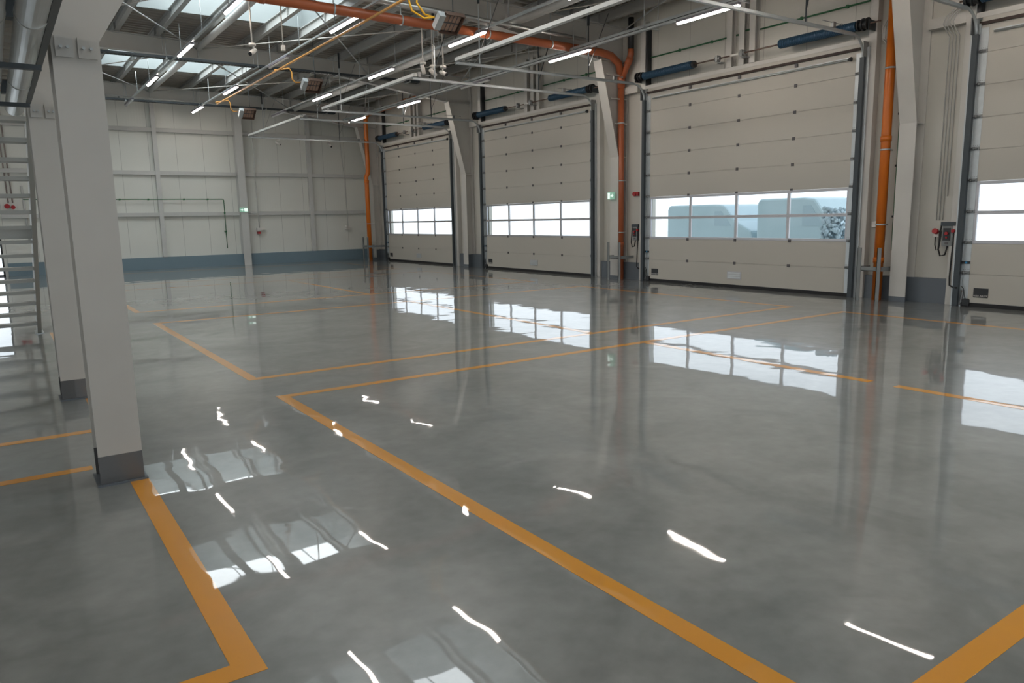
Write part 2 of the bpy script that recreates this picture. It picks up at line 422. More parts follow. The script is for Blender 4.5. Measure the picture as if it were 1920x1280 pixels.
# ------------------------------------------------------------------ sectional doors
PH = 0.5355
def text_mesh(txt, size):
    cu = bpy.data.curves.new('letters', 'FONT'); cu.body = txt; cu.size = size; cu.extrude = 0.0008
    cu.align_x = 'CENTER'; cu.align_y = 'CENTER'
    o = bpy.data.objects.new('letters', cu); C.objects.link(o)
    bpy.context.view_layer.update()
    me = bpy.data.meshes.new_from_object(o)
    bpy.data.objects.remove(o); bpy.data.curves.remove(cu)
    return me
LETTERS = text_mesh('ASSA ABLOY', 0.040); LETTERS.materials.append(M_white)
def make_door(k, a, c):
    nm = ['nearest sectional door cut by the right picture edge', 'wide sectional door with pale blue vehicles behind its windows', 'second farthest sectional door, left of the terracotta downpipe', 'farthest sectional door beside the far wall corner'][k]
    t = thing('door_%d' % (4-k), 'cream ' + nm, 'door', (XD, (a+c)/2, 0), kind='structure')
    wd = c-a; e = 0.13                     # galvanised end strips
    ys = [a+wd*f for f in (0.25, 0.5, 0.75)]
    la = a+e; lc = c-e
    for j in range(9):
        z0, z1 = 0.04+PH*j if j else 0.07, 0.04+PH*(j+1)
        if j == 8: z1 = 4.72
        if j in (2, 3): continue
        m = MB().box(XD, XD+0.042, la, lc, z0+0.003, z1-0.003).box(XD+0.016, XD+0.036, la, lc, z1-0.007, z1+0.007)
        obj('door_section', m, M_leaf, t)
    # window band: two glazed aluminium sections
    for j in (2, 3):
        z0, z1 = 0.04+PH*j, 0.04+PH*(j+1)
        lo, hi = (0.055, 0.032) if j == 2 else (0.032, 0.055)
        fr = MB().box(XD, XD+0.042, la, lc, z0, z0+lo).box(XD, XD+0.042, la, lc, z1-hi, z1)
        for i in range(5):
            ym = la+(lc-la)*i/4
            hw = 0.035
            y0, y1 = (ym-hw, ym+hw) if 0 < i < 4 else ((ym, ym+0.045) if i == 0 else (ym-0.045, ym))
            fr.box(XD, XD+0.042, y0, y1, z0+lo, z1-hi)
        F = obj('window_frame', fr, M_alu, t, bevel=0.003)
        for i in range(4):
            y0 = la+(lc-la)*i/4+0.02; y1 = la+(lc-la)*(i+1)/4-0.02
            obj('window_pane', MB().box(XD+0.018, XD+0.022, y0, y1, z0+lo-0.01, z1-hi+0.01), M_pane, F)
    # end strips
    for y0, y1 in ((a, la), (lc, c)):
        obj('end_strip', MB().box(XD-0.004, XD+0.044, y0, y1, 0.07, 4.72), M_galv, t)
    # hinge caps and roller brackets at the joints
    for j in (1, 2, 4, 5, 6, 7, 8):
        z = 0.04+PH*j
        for y in ys:
            if j in (2, 4): obj('hinge_cap', MB().box(XD-0.014, XD, y-0.032, y+0.032, z-0.035 if j == 2 else z-0.01, z+0.03 if j == 2 else z+0.035), M_cap, t)
            else: obj('hinge_cap', MB().box(XD-0.014, XD, y-0.032, y+0.032, z-0.032, z+0.032), M_cap, t)
    for j in range(1, 9):
        z = 0.04+PH*j
        for y0, s in ((c-0.01, -1), (a+0.01, 1)):
            m = MB().box(XD-0.022, XD-0.004, min(y0, y0+s*0.12), max(y0, y0+s*0.12), z-0.012, z+0.05)
            m.cyl((XD-0.03, y0-s*0.05, z+0.02), (XD-0.03, y0+s*0.10, z+0.02), 0.014, 8)
            m.cyl((XD-0.034, y0+s*0.02, z+0.02), (XD-0.034, y0+s*0.05, z+0.02), 0.026, 10)
            for q in (0.02, 0.05, 0.08, 0.11): m.cyl((XD-0.008, y0+s*q, z+0.075), (XD-0.003, y0+s*q, z+0.075), 0.006, 6)
            obj('roller_bracket', m, M_zinc, t)
    obj('top_seal', MB().box(XD-0.015, XD+0.04, a-0.02, c+0.02, 4.775, 4.825), M_brown, t)
    obj('top_section_edge', MB().box(XD+0.02, XD+0.06, a, c, 4.72, 4.90), M_leaf, t)
    m = MB().cyl((XD-0.03, a+0.22, 4.63), (XD-0.03, c-0.22, 4.63), 0.013, 8).box(XD-0.02, XD, a+0.2, c-0.2, 4.655, 4.672)
    obj('stiffening_strut', m, M_galv, t)
    for y in ys: obj('strut_clip', MB().box(XD-0.03, XD, y-0.03, y+0.03, 4.69, 4.76), M_cap, t)
    obj('strut_stop', MB().cyl((XD-0.05, a+0.20, 4.63), (XD-0.05, a+0.27, 4.63), 0.045, 10, r1=0.02), M_blk, t)
    obj('bottom_seal', MB().box(XD-0.012, XD+0.05, a+0.03, c-0.03, 0.0, 0.068), M_rub, t)
    # bits on the bottom section
    p = obj('maker_plate', MB().box(XD-0.008, XD, c-0.46, c-0.22, 0.17, 0.335), M_blk, t, bevel=0.003)
    o = bpy.data.objects.new('lettering', LETTERS); C.objects.link(o); o.parent = p
    o.rotation_euler = (PI/2, 0, -PI/2); o.location = Vector((XD-0.0092, c-0.34, 0.20)) - wloc(p)
    obj('cable_guard', MB().prism([(c-0.17, 0.02), (c-0.06, 0.02), (c-0.06, 0.115), (c-0.08, 0.14), (c-0.15, 0.14), (c-0.17, 0.115)], 0, XD-0.05, XD-0.002), M_blk, t)
    if k < 4 and k != 0:
        yv = a+wd*0.5; g = MB().box(XD-0.01, XD, yv-0.20, yv+0.20, 0.205, 0.38)
        G = obj('vent_grille', g, M_alu, t)
        s = MB()
        for q in range(3): s.prism([(XD-0.018, 0.225+q*0.05), (XD-0.010, 0.225+q*0.05), (XD-0.010, 0.262+q*0.05)], 1, yv-0.18, yv+0.18)
        obj('louvre', s, M_galv, G)
    h = MB().box(XD-0.045, XD-0.004, c-0.13, c+0.0, 0.755, 0.80)
    H = obj('latch', h, M_blk, t, bevel=0.006)
    obj('latch_button', MB().cyl((XD-0.062, c-0.085, 0.777), (XD-0.045, c-0.085, 0.777), 0.018, 12), M_cblue, H)
    obj('spiral_cable', MB().tube([(XD-0.03, c-0.02, 0.36), (XD-0.05, c-0.07, 0.32), (XD-0.04, c-0.09, 0.2), (XD-0.04, c-0.12, 0.09)], 0.006, 6), M_rub, t)
    obj('bottom_bracket', MB().bar((XD-0.03, c-0.03, 0.30), (XD-0.03, c+0.01, 0.06), 0.02, 0.012).bar((XD-0.03, c-0.06, 0.30), (XD-0.03, c-0.03, 0.06), 0.02, 0.012).cyl((XD-0.04, c-0.0, 0.055), (XD-0.02, c-0.0, 0.055), 0.035, 12), M_zinc, t)
    return t
for k, (a, c) in enumerate(DOORS): make_door(k, a, c)
# tracks and springs
ZTR = 5.0
for k, (a, c) in enumerate(DOORS):
    nm = ['nearest', 'wide third', 'second farthest', 'farthest'][k]
    for y, side in ((c+0.045, 'left'), (a-0.045, 'right')):
        t = thing('door_track', 'dark steel roller track on the %s side of the %s door' % (side, nm), 'track', (14.05, y, 0), 'roller tracks of the sectional doors')
        s = 1 if side == 'left' else -1
        v = MB().box(14.03, 14.10, y-0.045, y+0.045, 0.0, 4.62)
        obj('vertical_track', v, M_dgalv, t)
        obj('track_angle', MB().box(14.10, 14.145, y-0.05 if s > 0 else y-0.10, y+0.10 if s > 0 else y+0.05, 0.0, 4.8), M_galv, t)
        arc = [(14.065-0.38+0.38*math.cos(q*PI/2/8), y, 4.62+0.38*math.sin(q*PI/2/8)) for q in range(9)]
        obj('curved_track', MB().tube(arc, 0.024, 8), M_galv, t)
        obj('horizontal_track', MB().box(8.5, 13.70, y-0.03, y+0.03, ZTR-0.028, ZTR-0.020).box(8.5, 13.70, y+0.024, y+0.03, ZTR-0.02, ZTR+0.035).box(8.5, 13.70, y-0.03, y-0.024, ZTR-0.02, ZTR+0.015).box(8.5, 13.70, y+0.0, y+0.03, ZTR+0.028, ZTR+0.035), M_galv, t)
        obj('flag_plate', MB().box(13.97, 14.14, y-0.006+0.05*s, y+0.006+0.05*s, 4.62, 4.90), M_zinc, t)
        for xh in (9.1, 12.2):
            hb = MB().box(xh-0.014, xh+0.014, y-0.003, y+0.003, ZTR+0.03, zt(xh)-0.43)
            hb.box(xh-0.003, xh+0.003, y-0.014, y+0.014, ZTR+0.03, zt(xh)-0.43)

            obj('hanger', hb, M_dgalv if xh > 10 else M_galv, t)
            obj('hanger_brace', MB().bar((xh, y, ZTR+0.25), (xh+0.55, y-0.1*s, zt(xh)-0.1), 0.03, 0.005), M_dgalv, t)
        for xh in (9.1, 12.2): obj('hanger_upper', MB().box(xh-0.02, xh+0.02, y-0.02, y+0.02, zt(xh)-0.43, zt(xh)+0.01), M_dgalv, t)
        b_ = MB().box(8.62, 8.70, y-0.05, y+0.05, ZTR+0.035, ZTR+0.15).cyl((8.72, y, ZTR+0.1), (9.0, y, ZTR+0.1), 0.012, 8)
        obj('spring_bumper', b_, M_zinc, t)
        obj('track_stop', MB().box(13.0, 13.08, y-0.03, y+0.03, ZTR+0.035, ZTR+0.13).cyl((12.7, y, ZTR+0.12), (13.3, y, ZTR+0.12), 0.007, 6).sph((13.3, y, ZTR+0.12), 0.022, 8), M_zinc, t)
    tag(obj('track_cross_bar', MB().box(8.50, 8.60, a-0.10, c+0.10, ZTR+0.04, ZTR+0.11), M_girt), 'pale rail joining the rear ends of the %s door tracks' % nm, 'rail', 'rear cross bars of the door tracks')
    # torsion shaft
    xs, zs = 13.96, 5.19
    t = thing('torsion_spring_shaft', 'balancing shaft with two blue springs above the %s door' % nm, 'door gear', (xs, (a+c)/2, zs), 'spring shafts above the sectional doors')
    obj('shaft', MB().cyl((xs, a-0.42, zs), (xs, c+0.30, zs), 0.016, 10), M_shaft, t)
    for y0, y1 in ((c-1.65, c-0.05), (a+0.05, a+1.75)):
        ncoil = 46; m = MB()
        pts = []; rr = 0.092
        m.cyl((xs, y0, zs), (xs, y1, zs), rr-0.006, 20)
        for q in range(ncoil):
            yy = y0+(y1-y0)*(q+0.5)/ncoil
            m.cyl((xs, yy-0.010, zs), (xs, yy+0.010, zs), rr, 16)
        obj('torsion_spring', m, M_blue, t)
    for yy in (c-1.68, a+1.68, ):
        obj('spring_cone', MB().cyl((xs, yy-0.04, zs), (xs, yy+0.04, zs), 0.078, 14), M_blk, t)
    for y0, s in ((c-0.02, 1), (a+0.02, -1)):
        m = MB()
        for q, r in ((0.0, 0.105), (0.09, 0.115), (0.18, 0.115)):
            m.cyl((xs, y0+s*q, zs), (xs, y0+s*(q+0.028), zs), r, 18)
        m.cyl((xs, y0, zs), (xs, y0+s*0.2, zs), 0.08, 16)
        obj('cable_drum', m, M_blk, t)
        obj('end_bearing_plate', MB().box(xs-0.06, 14.14, y0+s*0.235, y0+s*0.243, zs-0.12, zs+0.06), M_dgalv, t)
    for yy in (((a+c)/2+0.50), ((a+c)/2-0.18)):
        m = MB().box(xs-0.055, xs+0.055, yy-0.03, yy+0.03, zs-0.07, zs+0.07).cyl((xs, yy-0.07, zs), (xs, yy+0.07, zs), 0.045, 12).box(xs+0.05, 14.14, yy-0.06, yy+0.06, zs-0.09, zs-0.07)
        obj('centre_bearing', m, M_zinc, t)
    obj('shaft_coupling', MB().cyl((xs, (a+c)/2-0.10, zs), (xs, (a+c)/2+0.14, zs), 0.026, 10), M_white, t)

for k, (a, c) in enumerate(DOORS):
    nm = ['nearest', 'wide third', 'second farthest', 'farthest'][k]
    tag(obj('dark_gap_strip', MB().box(14.16, XW, c+0.035, c+0.095, 4.99, 6.35), M_blk), 'black upright strip above the %s door beside its left post' % nm, 'strip', 'black strips above the doors')  # black strip put in for the dark gap beside the post
t = thing('pipe_ladder', 'row of thin steel brackets behind the terracotta downpipe', 'bracket', (14.1, 15.1, 4.6))
for z in (5.35, 4.75, 4.12): obj('bracket_bar', MB().box(13.45+(5.72-z)*0.25, 14.26, 15.08, 15.10, z, z+0.025), M_steel, t)

# ------------------------------------------------------------------ back wall framing
for i, z in enumerate((2.05, 3.65, 5.28)):
    nm = ['lowest', 'middle', 'top'][i]
    for x0, x1, l in ((GX1+0.1, 5.44, 'left'), (5.60, 8.50, 'centre left'), (8.80, 11.54, 'centre right'), (11.70, 14.1, 'right')):
        tag(obj('wall_girt', MB().box(x0, x1, YB-0.14, YB, z, z+0.15), M_girt, bevel=0.005), '%s horizontal rail of the far wall, %s stretch' % (nm, l), 'rail', 'horizontal rails of the far wall')
for x0, x1, l in ((5.44, 5.60, 'slim grey post of the far wall left of its wide column'), (11.54, 11.70, 'slim grey post of the far wall right of its wide column')):
    tag(obj('wall_post', MB().box(x0, x1, YB-0.16, YB, 0.46, 6.55), M_girt, bevel=0.005), l, 'post')
t = thing('wall_column', 'wide grey steel column in the middle of the far wall', 'column', (8.65, YB-0.2, 0))
obj('inner_flange', MB().box(8.50, 8.80, YB-0.36, YB-0.345, 0, 6.6), M_girt, t)
obj('web', MB().box(8.645, 8.655, YB-0.345, YB-0.01, 0, 6.6), M_girt, t)
obj('outer_flange', MB().box(8.50, 8.80, YB-0.015, YB, 0.46, 6.6), M_girt, t)
# glazed gate at the far left
t = thing('door_5', 'bright glazed gate at the far left of the back wall', 'door', ((GX0+GX1)/2, YB, 0), kind='structure')
g = MB().box(GX1-0.06, GX1, YB+0.02, YB+0.10, 0, GZ).box(GX0, GX0+0.06, YB+0.02, YB+0.10, 0, GZ).box(GX0, GX1, YB+0.02, YB+0.10, GZ-0.06, GZ).box(GX0, GX1, YB+0.02, YB+0.10, 0, 0.05)
for q in (1, 2): g.box(GX0+q*1.2-0.02, GX0+q*1.2+0.02, YB+0.02, YB+0.10, 0.05, GZ-0.06)
obj('gate_frame', g, M_blk, t)
obj('window_pane', MB().box(GX0+0.05, GX1-0.05, YB+0.05, YB+0.055, 0.04, GZ-0.05), M_pane, t)
# things on the back wall
def pipe(name, pts, r, mat, label, cat, clips=None, n=8, clipmat=None):
    t = thing(name, label, cat, pts[0])
    obj('pipe_run', MB().tube(pts, r, n), mat, t)
    for p, d in (clips or []):
        obj('pipe_clip', MB().box(p[0]-d[0], p[0]+d[0], p[1]-d[1], p[1]+d[1], p[2]-d[2], p[2]+d[2]), clipmat or mat, t)
    return t
yb = YB-0.17
pipe('green_pipe', [(1.0, yb, 2.71), (7.86, yb, 2.71), (7.905, yb, 2.68), (7.905, yb, 0.72)], 0.016, M_green, 'thin green pipe across the far wall turning down left of the column', 'pipe',
     [((x, yb+0.08, 2.71), (0.02, 0.09, 0.03)) for x in (4.1, 5.1, 6.4, 7.3)] + [((7.905, yb+0.08, z), (0.03, 0.09, 0.03)) for z in (2.15, 1.4)])
tag(obj('conduit', MB().tube([(9.27, yb, 6.5), (9.24, yb, 3.66), (9.25, yb, 2.3), (9.27, yb, 1.5)], 0.02, 8).tube([(8.80, yb, 2.12), (9.2, yb, 2.12), (9.25, yb, 2.2)], 0.01, 6), M_girt), 'grey vertical conduit right of the far wall column', 'conduit')
tag(obj('conduit', MB().tube([(13.05, yb, 5.4), (13.2, yb, 3.5), (13.24, yb, 1.5)], 0.014, 8), M_girt), 'thin conduit down to the white socket at the right of the far wall', 'conduit')
t = thing('socket_box', 'small white and dark socket group under the far conduit', 'socket', (9.27, YB-0.16, 1.35))
obj('box_body', MB().box(9.18, 9.36, YB-0.19, YB, 1.40, 1.52), M_white, t); obj('plug_face', MB().box(9.19, 9.30, YB-0.21, YB-0.02, 1.27, 1.36), M_red, t)
obj('switch_face', MB().box(9.36, 9.50, YB-0.18, YB, 1.44, 1.52), M_white, t)
t = thing('socket_box', 'tiny white socket at the right of the far wall', 'socket', (13.24, YB-0.16, 1.4))
obj('box_body', MB().box(13.15, 13.33, YB-0.18, YB, 1.36, 1.44), M_white, t); obj('switch_face', MB().box(13.17, 13.31, YB-0.18, YB, 1.47, 1.54), M_white, t)
def exit_sign(x, y, z, face, label, w=0.34, h=0.17):
    t = thing('exit_sign', label, 'sign', (x, y, z))
    if face == 'y':
        obj('sign_box', MB().box(x-w/2, x+w/2, y, y+0.04, z-h/2, z+h/2), M_exit, t)
        s = MB().box(x+0.02, x+w/2-0.02, y-0.004, y, z-h/2+0.02, z+h/2-0.02)
        s.prism([(x-0.13, z+0.015), (x-0.08, z+0.015), (x-0.08, z+0.05), (x-0.02, z), (x-0.08, z-0.05), (x-0.08, z-0.015), (x-0.13, z-0.015)], 1, y-0.004, y)
        obj('sign_symbol', s, M_exitw, t)
    else:
        obj('sign_box', MB().box(x, x+0.04, y-w/2, y+w/2, z-h/2, z+h/2), M_exit, t)
        s = MB().box(x-0.004, x, y+0.03, y+w/2-0.015, z-h/2+0.015, z+h/2-0.015)
        s.prism([(y+0.0, z+0.02), (y-0.05, z+0.02), (y-0.05, z+0.05), (y-0.11, z), (y-0.05, z-0.05), (y-0.05, z-0.02), (y+0.0, z-0.02)], 0, x-0.004, x)
        obj('sign_symbol', s, M_exitw, t)
exit_sign(8.62, YB-0.42, 2.27, 'y', 'green lit exit sign on the far wall column')
exit_sign(13.88, 15.30, 2.26, 'x', 'green lit exit sign on the leaning column by the terracotta downpipe', w=0.26, h=0.20)
# cameras
def camera_thing(p, aim, label, pend=None, grp=None):
    t = thing('security_camera', label, 'camera', p, grp)
    p = Vector(p); d = Vector(aim).normalized()
    obj('camera_body', MB().cyl(p-d*0.11, p+d*0.11, 0.048, 14), M_white, t)
    obj('lens', MB().cyl(p+d*0.105, p+d*0.125, 0.040, 12), M_blk, t)
    m = MB().cyl(p-d*0.03+Vector((0, 0, 0.04)), p-d*0.03+Vector((0.02, 0, 0.13)), 0.02, 8)
    m.cyl(p+Vector((0, 0, 0.12)), p+Vector((0, 0, 0.17)), 0.075, 16)
    obj('mounting_base', m, M_white, t)
    if pend: obj('drop_pipe', MB().cyl(p+Vector((0, 0, 0.17)), (p.x, p.y, pend), 0.018, 8), M_steel, t)
    return t
camera_thing((10.25, YB-0.32, 5.02), (0.6, -0.5, -0.5), 'small white camera on the far wall left of the slim post')
camera_thing((12.55, YB-0.32, 5.02), (0.1, -0.8, -0.6), 'small dark lensed camera on the far wall right of the slim post')

# ------------------------------------------------------------------ strut tubes and bracing rods in the roof
BAYS = [(RY[i], RY[i+1]) for i in range(4)] + [(31.0, YB-0.1)]
bayn = ['bay above the camera', 'near bay', 'middle bay', 'far bay', 'short bay at the far wall']
for x, z, ln in ((5.3, 6.60, 'left'), (10.5, 6.20, 'right')):
    for i in range(4):
        a, c = BAYS[i]
        t = thing('strut_tube', 'light grey round roof strut on the %s, %s' % (ln, bayn[i]), 'beam', (x, (a+c)/2, z), 'round struts between the rafters')
        obj('tube', MB().cyl((x, a+0.16, z), (x, c-0.16, z), 0.085, 20), M_girt, t)
        m = MB()
        for y in (a+0.01, c-0.17): m.box(x-0.012, x+0.012, y, y+0.16, z-0.09, z+0.09)
        obj('end_plate', m, M_girt, t)
LX = [(0.7, 5.3), (5.3, 10.5), (10.5, 13.75)]
ln = ['left', 'middle', 'right']
def strz(x): return {0.7: 6.55, 5.3: 6.55, 10.5: 6.28, 13.75: 6.25}[x]
for i in range(4):
    a, c = BAYS[i]
    for j, (x0, x1) in enumerate(LX):
        for s in (0, 1):
            p0 = Vector((x0, (a if s == 0 else c)+(0.12 if s == 0 else -0.12), strz(x0)+0.03*s)); p1 = Vector((x1, (c if s == 0 else a)+(-0.12 if s == 0 else 0.12), strz(x1)+0.03*s))
            if j == 0: p0 = Vector((x0, p0.y, p0.z))
            t = thing('bracing_rod', '%s diagonal roof rod in the %s, running %s from the door side' % (ln[j], bayn[i], 'nearer' if s == 0 else 'farther'), 'rod', (p0+p1)/2, 'diagonal bracing rods under the roof')
            obj('rod', MB().cyl(p0, p1, 0.016, 8), M_galv if s == 0 else M_steel, t)
            q = p0.lerp(p1, 0.22 if s == 0 else 0.80); d = (p1-p0).normalized()
            sd = d.cross(Vector((0, 0, 1))).normalized()*0.035
            obj('turnbuckle', MB().tube([q-d*0.16, q-d*0.1+sd, q+d*0.1+sd, q+d*0.16], 0.011, 6).tube([q-d*0.16, q-d*0.1-sd, q+d*0.1-sd, q+d*0.16], 0.011, 6), M_galv, t)

# ------------------------------------------------------------------ luminaire lines
def wires(t, x, z, ys, r=0.009):
    for i, y in enumerate(ys):
        obj('suspension_wire', MB().cyl((x, y, z), (x, y, zt(x)+0.02), r, 5), M_galv, t)
ROWS = [('left', 4.50, 6.05, [29.6, 24.9, 20.1, 15.3, 10.5, 5.7, 0.9, -3.9], 29.6),
        ('second', 6.80, 5.95, [29.6, 24.85, 19.9, 15.3, 10.5, 5.7, 0.9, -3.9], 19.9),
        ('third', 9.43, 5.78, [28.3, 23.75, 19.15, 14.5, 10.0, 5.4, 0.8, -3.8], 28.3),
        ('door side', 12.17, 5.63, [27.3, 22.85, 18.55, 14.15, 9.8, 5.4, 1.0, -3.4], 18.55)]
posn = ['farthest', 'second from the far wall', 'third from the far wall', 'fourth from the far wall', 'fifth from the far wall', 'sixth from the far wall, seen only mirrored', 'seventh, behind the view', 'last one behind the camera']
for rn, x, z, ys, off in ROWS:
    t = thing('lighting_track', 'thin grey track carrying the %s row of tube lights' % rn, 'track', (x, 12, z), 'lighting tracks under the roof')
    obj('track_profile', MB().box(x-0.03, x+0.03, -6.0, ys[0]+1.6, z+0.06, z+0.10), M_galv, t)
    if rn != 'door side':
        wires(t, x, z+0.10, [q*2.37-5.5+0.8 for q in range(16) if q*2.37-4.7 < 31])
    for i, y in enumerate(ys):
        lit = y != off
        l = thing('linear_light', '%s tube light in the %s row, %s' % ('lit' if lit else 'unlit', rn, posn[i]), 'lamp', (x, y+0.78, z), 'tube lights in the %s row' % rn)
        obj('light_housing', MB().box(x-0.052, x+0.052, y, y+1.58, z+0.012, z+0.06), M_house, l)
        obj('light_diffuser', MB().cyl((x, y+0.01, z+0.008), (x, y+1.57, z+0.008), 0.036, 12), M_lamp if lit else M_off, l)
for x, z in ((-1.6, 6.1), (-5.2, 6.1)):  # two unseen lamp lines added to light the hall
    for i, y in enumerate((-4.0, 1.2, 6.4, 11.6, 16.8, 22.0, 27.2)):
        l = thing('linear_light', 'added tube light outside the view, %s of the %s line beyond the stair' % (['first','second','third','fourth','fifth','sixth','seventh'][i], 'inner' if x > -3 else 'outer'), 'lamp', (x, y, z), 'added tube lights left of the picture')
        obj('light_housing', MB().box(x-0.052, x+0.052, y, y+1.58, z+0.012, z+0.06), M_house, l)
        obj('light_diffuser', MB().cyl((x, y+0.01, z+0.008), (x, y+1.57, z+0.008), 0.036, 12), M_lamp, l)
        for yy in (y+0.2, y+1.38): obj('suspension_wire', MB().cyl((x, yy, z+0.06), (x, yy, zt(x)+0.27), 0.005, 5), M_galv, l)
for i, y in enumerate((-4.0, -0.6, 2.8)):  # unseen lamps added to brighten the front of the foreground column
    l = thing('linear_light', 'added tube light below the gallery beside the camera, %s' % ['rear', 'middle', 'front'][i], 'lamp', (-2.6, y, 2.8), 'added tube lights below the gallery')
    obj('light_housing', MB().box(-2.652, -2.548, y, y+1.58, 2.87, 3.06), M_house, l)
    obj('light_diffuser', MB().cyl((-2.6, y+0.01, 2.866), (-2.6, y+1.57, 2.866), 0.036, 12), M_lamp, l)
# cable trays
def tray(axis, a, c, u, z, w_, label, mat=None):
    t = thing('cable_tray', label, 'tray', ((a+c)/2, u, z) if axis == 0 else (u, (a+c)/2, z))
    def bx(m, a0, a1, u0, u1, z0, z1):
        m.box(a0, a1, u0, u1, z0, z1) if axis == 0 else m.box(u0, u1, a0, a1, z0, z1)
    m = MB()
    for s in (-1, 1): bx(m, a, c, u+s*w_/2-0.003, u+s*w_/2+0.003, z, z+0.06)
    obj('side_rail', m, mat or M_galv, t)
    m = MB(); q = a; 
    for s in (-0.3, 0.0, 0.3): bx(m, a, c, u+s*w_-0.012, u+s*w_+0.012, z, z+0.003)
    while q < c:
        bx(m, q, q+0.045, u-w_/2, u+w_/2, z, z+0.003); q += 0.09
    obj('perforated_base', m, mat or M_galv, t)
    cb = MB()
    for s, r in ((-0.25, 0.018), (0.02, 0.014), (0.22, 0.02)):
        p = [((q, u+s*w_+0.01*math.sin(q*1.3), z+r+0.004) if axis == 0 else (u+s*w_+0.01*math.sin(q*1.3), q, z+r+0.004)) for q in [a+(c-a)*i/30 for i in range(31)]]
        cb.tube(p, r, 6)
    obj('cables', cb, M_blk, t)
    n = max(2, int((c-a)/2.4))
    for i in range(n+1):
        q = a+0.4+(c-a-0.8)*i/n
        m = MB(); bx(m, q-0.02, q+0.02, u-w_/2-0.10, u+w_/2+0.10, z-0.03, z-0.002)
        obj('tray_bracket', m, M_galv, t)
        for s in (-1, 1):
            p = (q, u+s*(w_/2+0.08)) if axis == 0 else (u+s*(w_/2+0.08), q)
            obj('suspension_wire', MB().cyl((*p, z-0.03), (*p, zt(p[0])+0.02), 0.008, 5), M_galv, t)
tray(1, -5.0, 29.5, 12.28, 5.75, 0.26, 'perforated cable tray along the doors above the door side tube lights')
tray(0, 1.5, 12.0, 22.55, 6.14, 0.22, 'dark cable tray crossing the hall beside the third rafter', M_dgalv)
tray(0, 1.5, 12.2, 30.4, 6.12, 0.2, 'dark cable tray crossing the hall near the far wall', M_dgalv)
t = thing('ventilation_duct', 'slim galvanised duct crossing high in front of the far wall', 'duct', (6, 31.5, 6.42))
m = MB().cyl((1.0, 31.5, 6.45), (10.5, 31.5, 6.45), 0.075, 16)
obj('duct_body', m, M_duct, t)
m = MB()
for x in (2.1, 4.3, 6.5, 8.7): m.cyl((x, 31.5, 6.45), (x+0.05, 31.5, 6.45), 0.082, 16)
obj('duct_joint', m, M_dgalv, t)
for x in (3.2, 5.5, 7.7, 9.9): obj('duct_strap', MB().cyl((x, 31.5, 6.45), (x, 31.5, zt(x)), 0.005, 5), M_galv, t)
t = thing('ventilation_duct', 'thin galvanised pipe running beside the terracotta drain pipe', 'duct', (9, 14.6, 6.05))
obj('duct_body', MB().cyl((6.2, 14.75, 6.2), (12.6, 14.75, 6.02), 0.045, 12), M_duct, t)
obj('duct_joint', MB().cyl((8.6, 14.75, 6.13), (8.8, 14.75, 6.125), 0.06, 12), M_galv, t)

# ------------------------------------------------------------------ drain pipes
def drain(label, pts, r, mat, sockets, clamps, name='drain_pipe'):
    t = thing(name, label, 'pipe', pts[0])
    obj('pipe_run', MB().tube(pts, r, 20), mat, t)
    for p0, p1 in sockets: obj('pipe_socket', MB().cyl(p0, p1, r*1.14, 20), mat, t)
    for p, d in clamps: obj('pipe_clamp', MB().cyl(Vector(p)-Vector(d)*0.015, Vector(p)+Vector(d)*0.015, r*1.12, 20).box(p[0]+(r if d[2] else -0.01), p[0]+(0.30 if d[2] else 0.01), p[1]-0.01, p[1]+0.01, p[2]-(0.01 if d[2] else -r), p[2]+(0.01 if d[2] else zt(p[0])-p[2])), M_galv, t)
zp = lambda x: 5.93-0.012*(x-5)
drain('long terracotta drain pipe crossing the hall under the second rafter', [(0.8, 14.95, zp(0.8)), (13.2, 14.95, zp(13.2)), (13.6, 15.0, 5.80), (13.92, 15.06, 5.66), (14.05, 15.10, 5.40)], 0.098, M_dorange,
      [((x, 14.95, zp(x)), (x+0.12, 14.95, zp(x+0.12))) for x in (4.6, 8.6, 12.6)], [((x, 14.95, zp(x)), (1, 0, 0)) for x in (2.4, 6.1, 7.6, 9.8, 11.6)])
drain('terracotta vertical downpipe with a Y branch beside the middle leaning column', [(14.08, 15.12, 0.0), (14.08, 15.12, 5.45)], 0.088, M_dorange,
      [((14.08, 15.12, 5.05), (14.08, 15.12, 5.5)), ((14.08, 15.12, 0.9), (14.08, 15.12, 1.0))], [((14.08, 15.12, z), (0, 0, 1)) for z in (1.27, 2.65, 4.15)], 'downpipe')
drain('short terracotta pipe branch rising to the roof above the downpipe', [(14.08, 15.08, 5.3), (14.10, 14.90, 5.62), (14.12, 14.80, 5.85), (14.12, 14.80, 5.98)], 0.080, M_dorange, [((14.10, 14.90, 5.62), (14.12, 14.82, 5.78))], [], 'downpipe')
tag(obj('downpipe', MB().cyl((14.12, 14.80, 5.98), (14.12, 14.80, 6.75), 0.075, 16), M_blk), 'black pipe going up to the roof from the terracotta branch', 'pipe')
drain('orange vertical downpipe left of the nearest leaning column', [(14.06, 7.82, 0.0), (14.06, 7.82, 6.75)], 0.088, M_orange, [((14.06, 7.82, 3.0), (14.06, 7.82, 3.1)), ((14.06, 7.82, 0.72), (14.06, 7.82, 0.82))],
      [((14.06, 7.82, z), (0, 0, 1)) for z in (1.45, 2.85, 4.33)], 'downpipe')
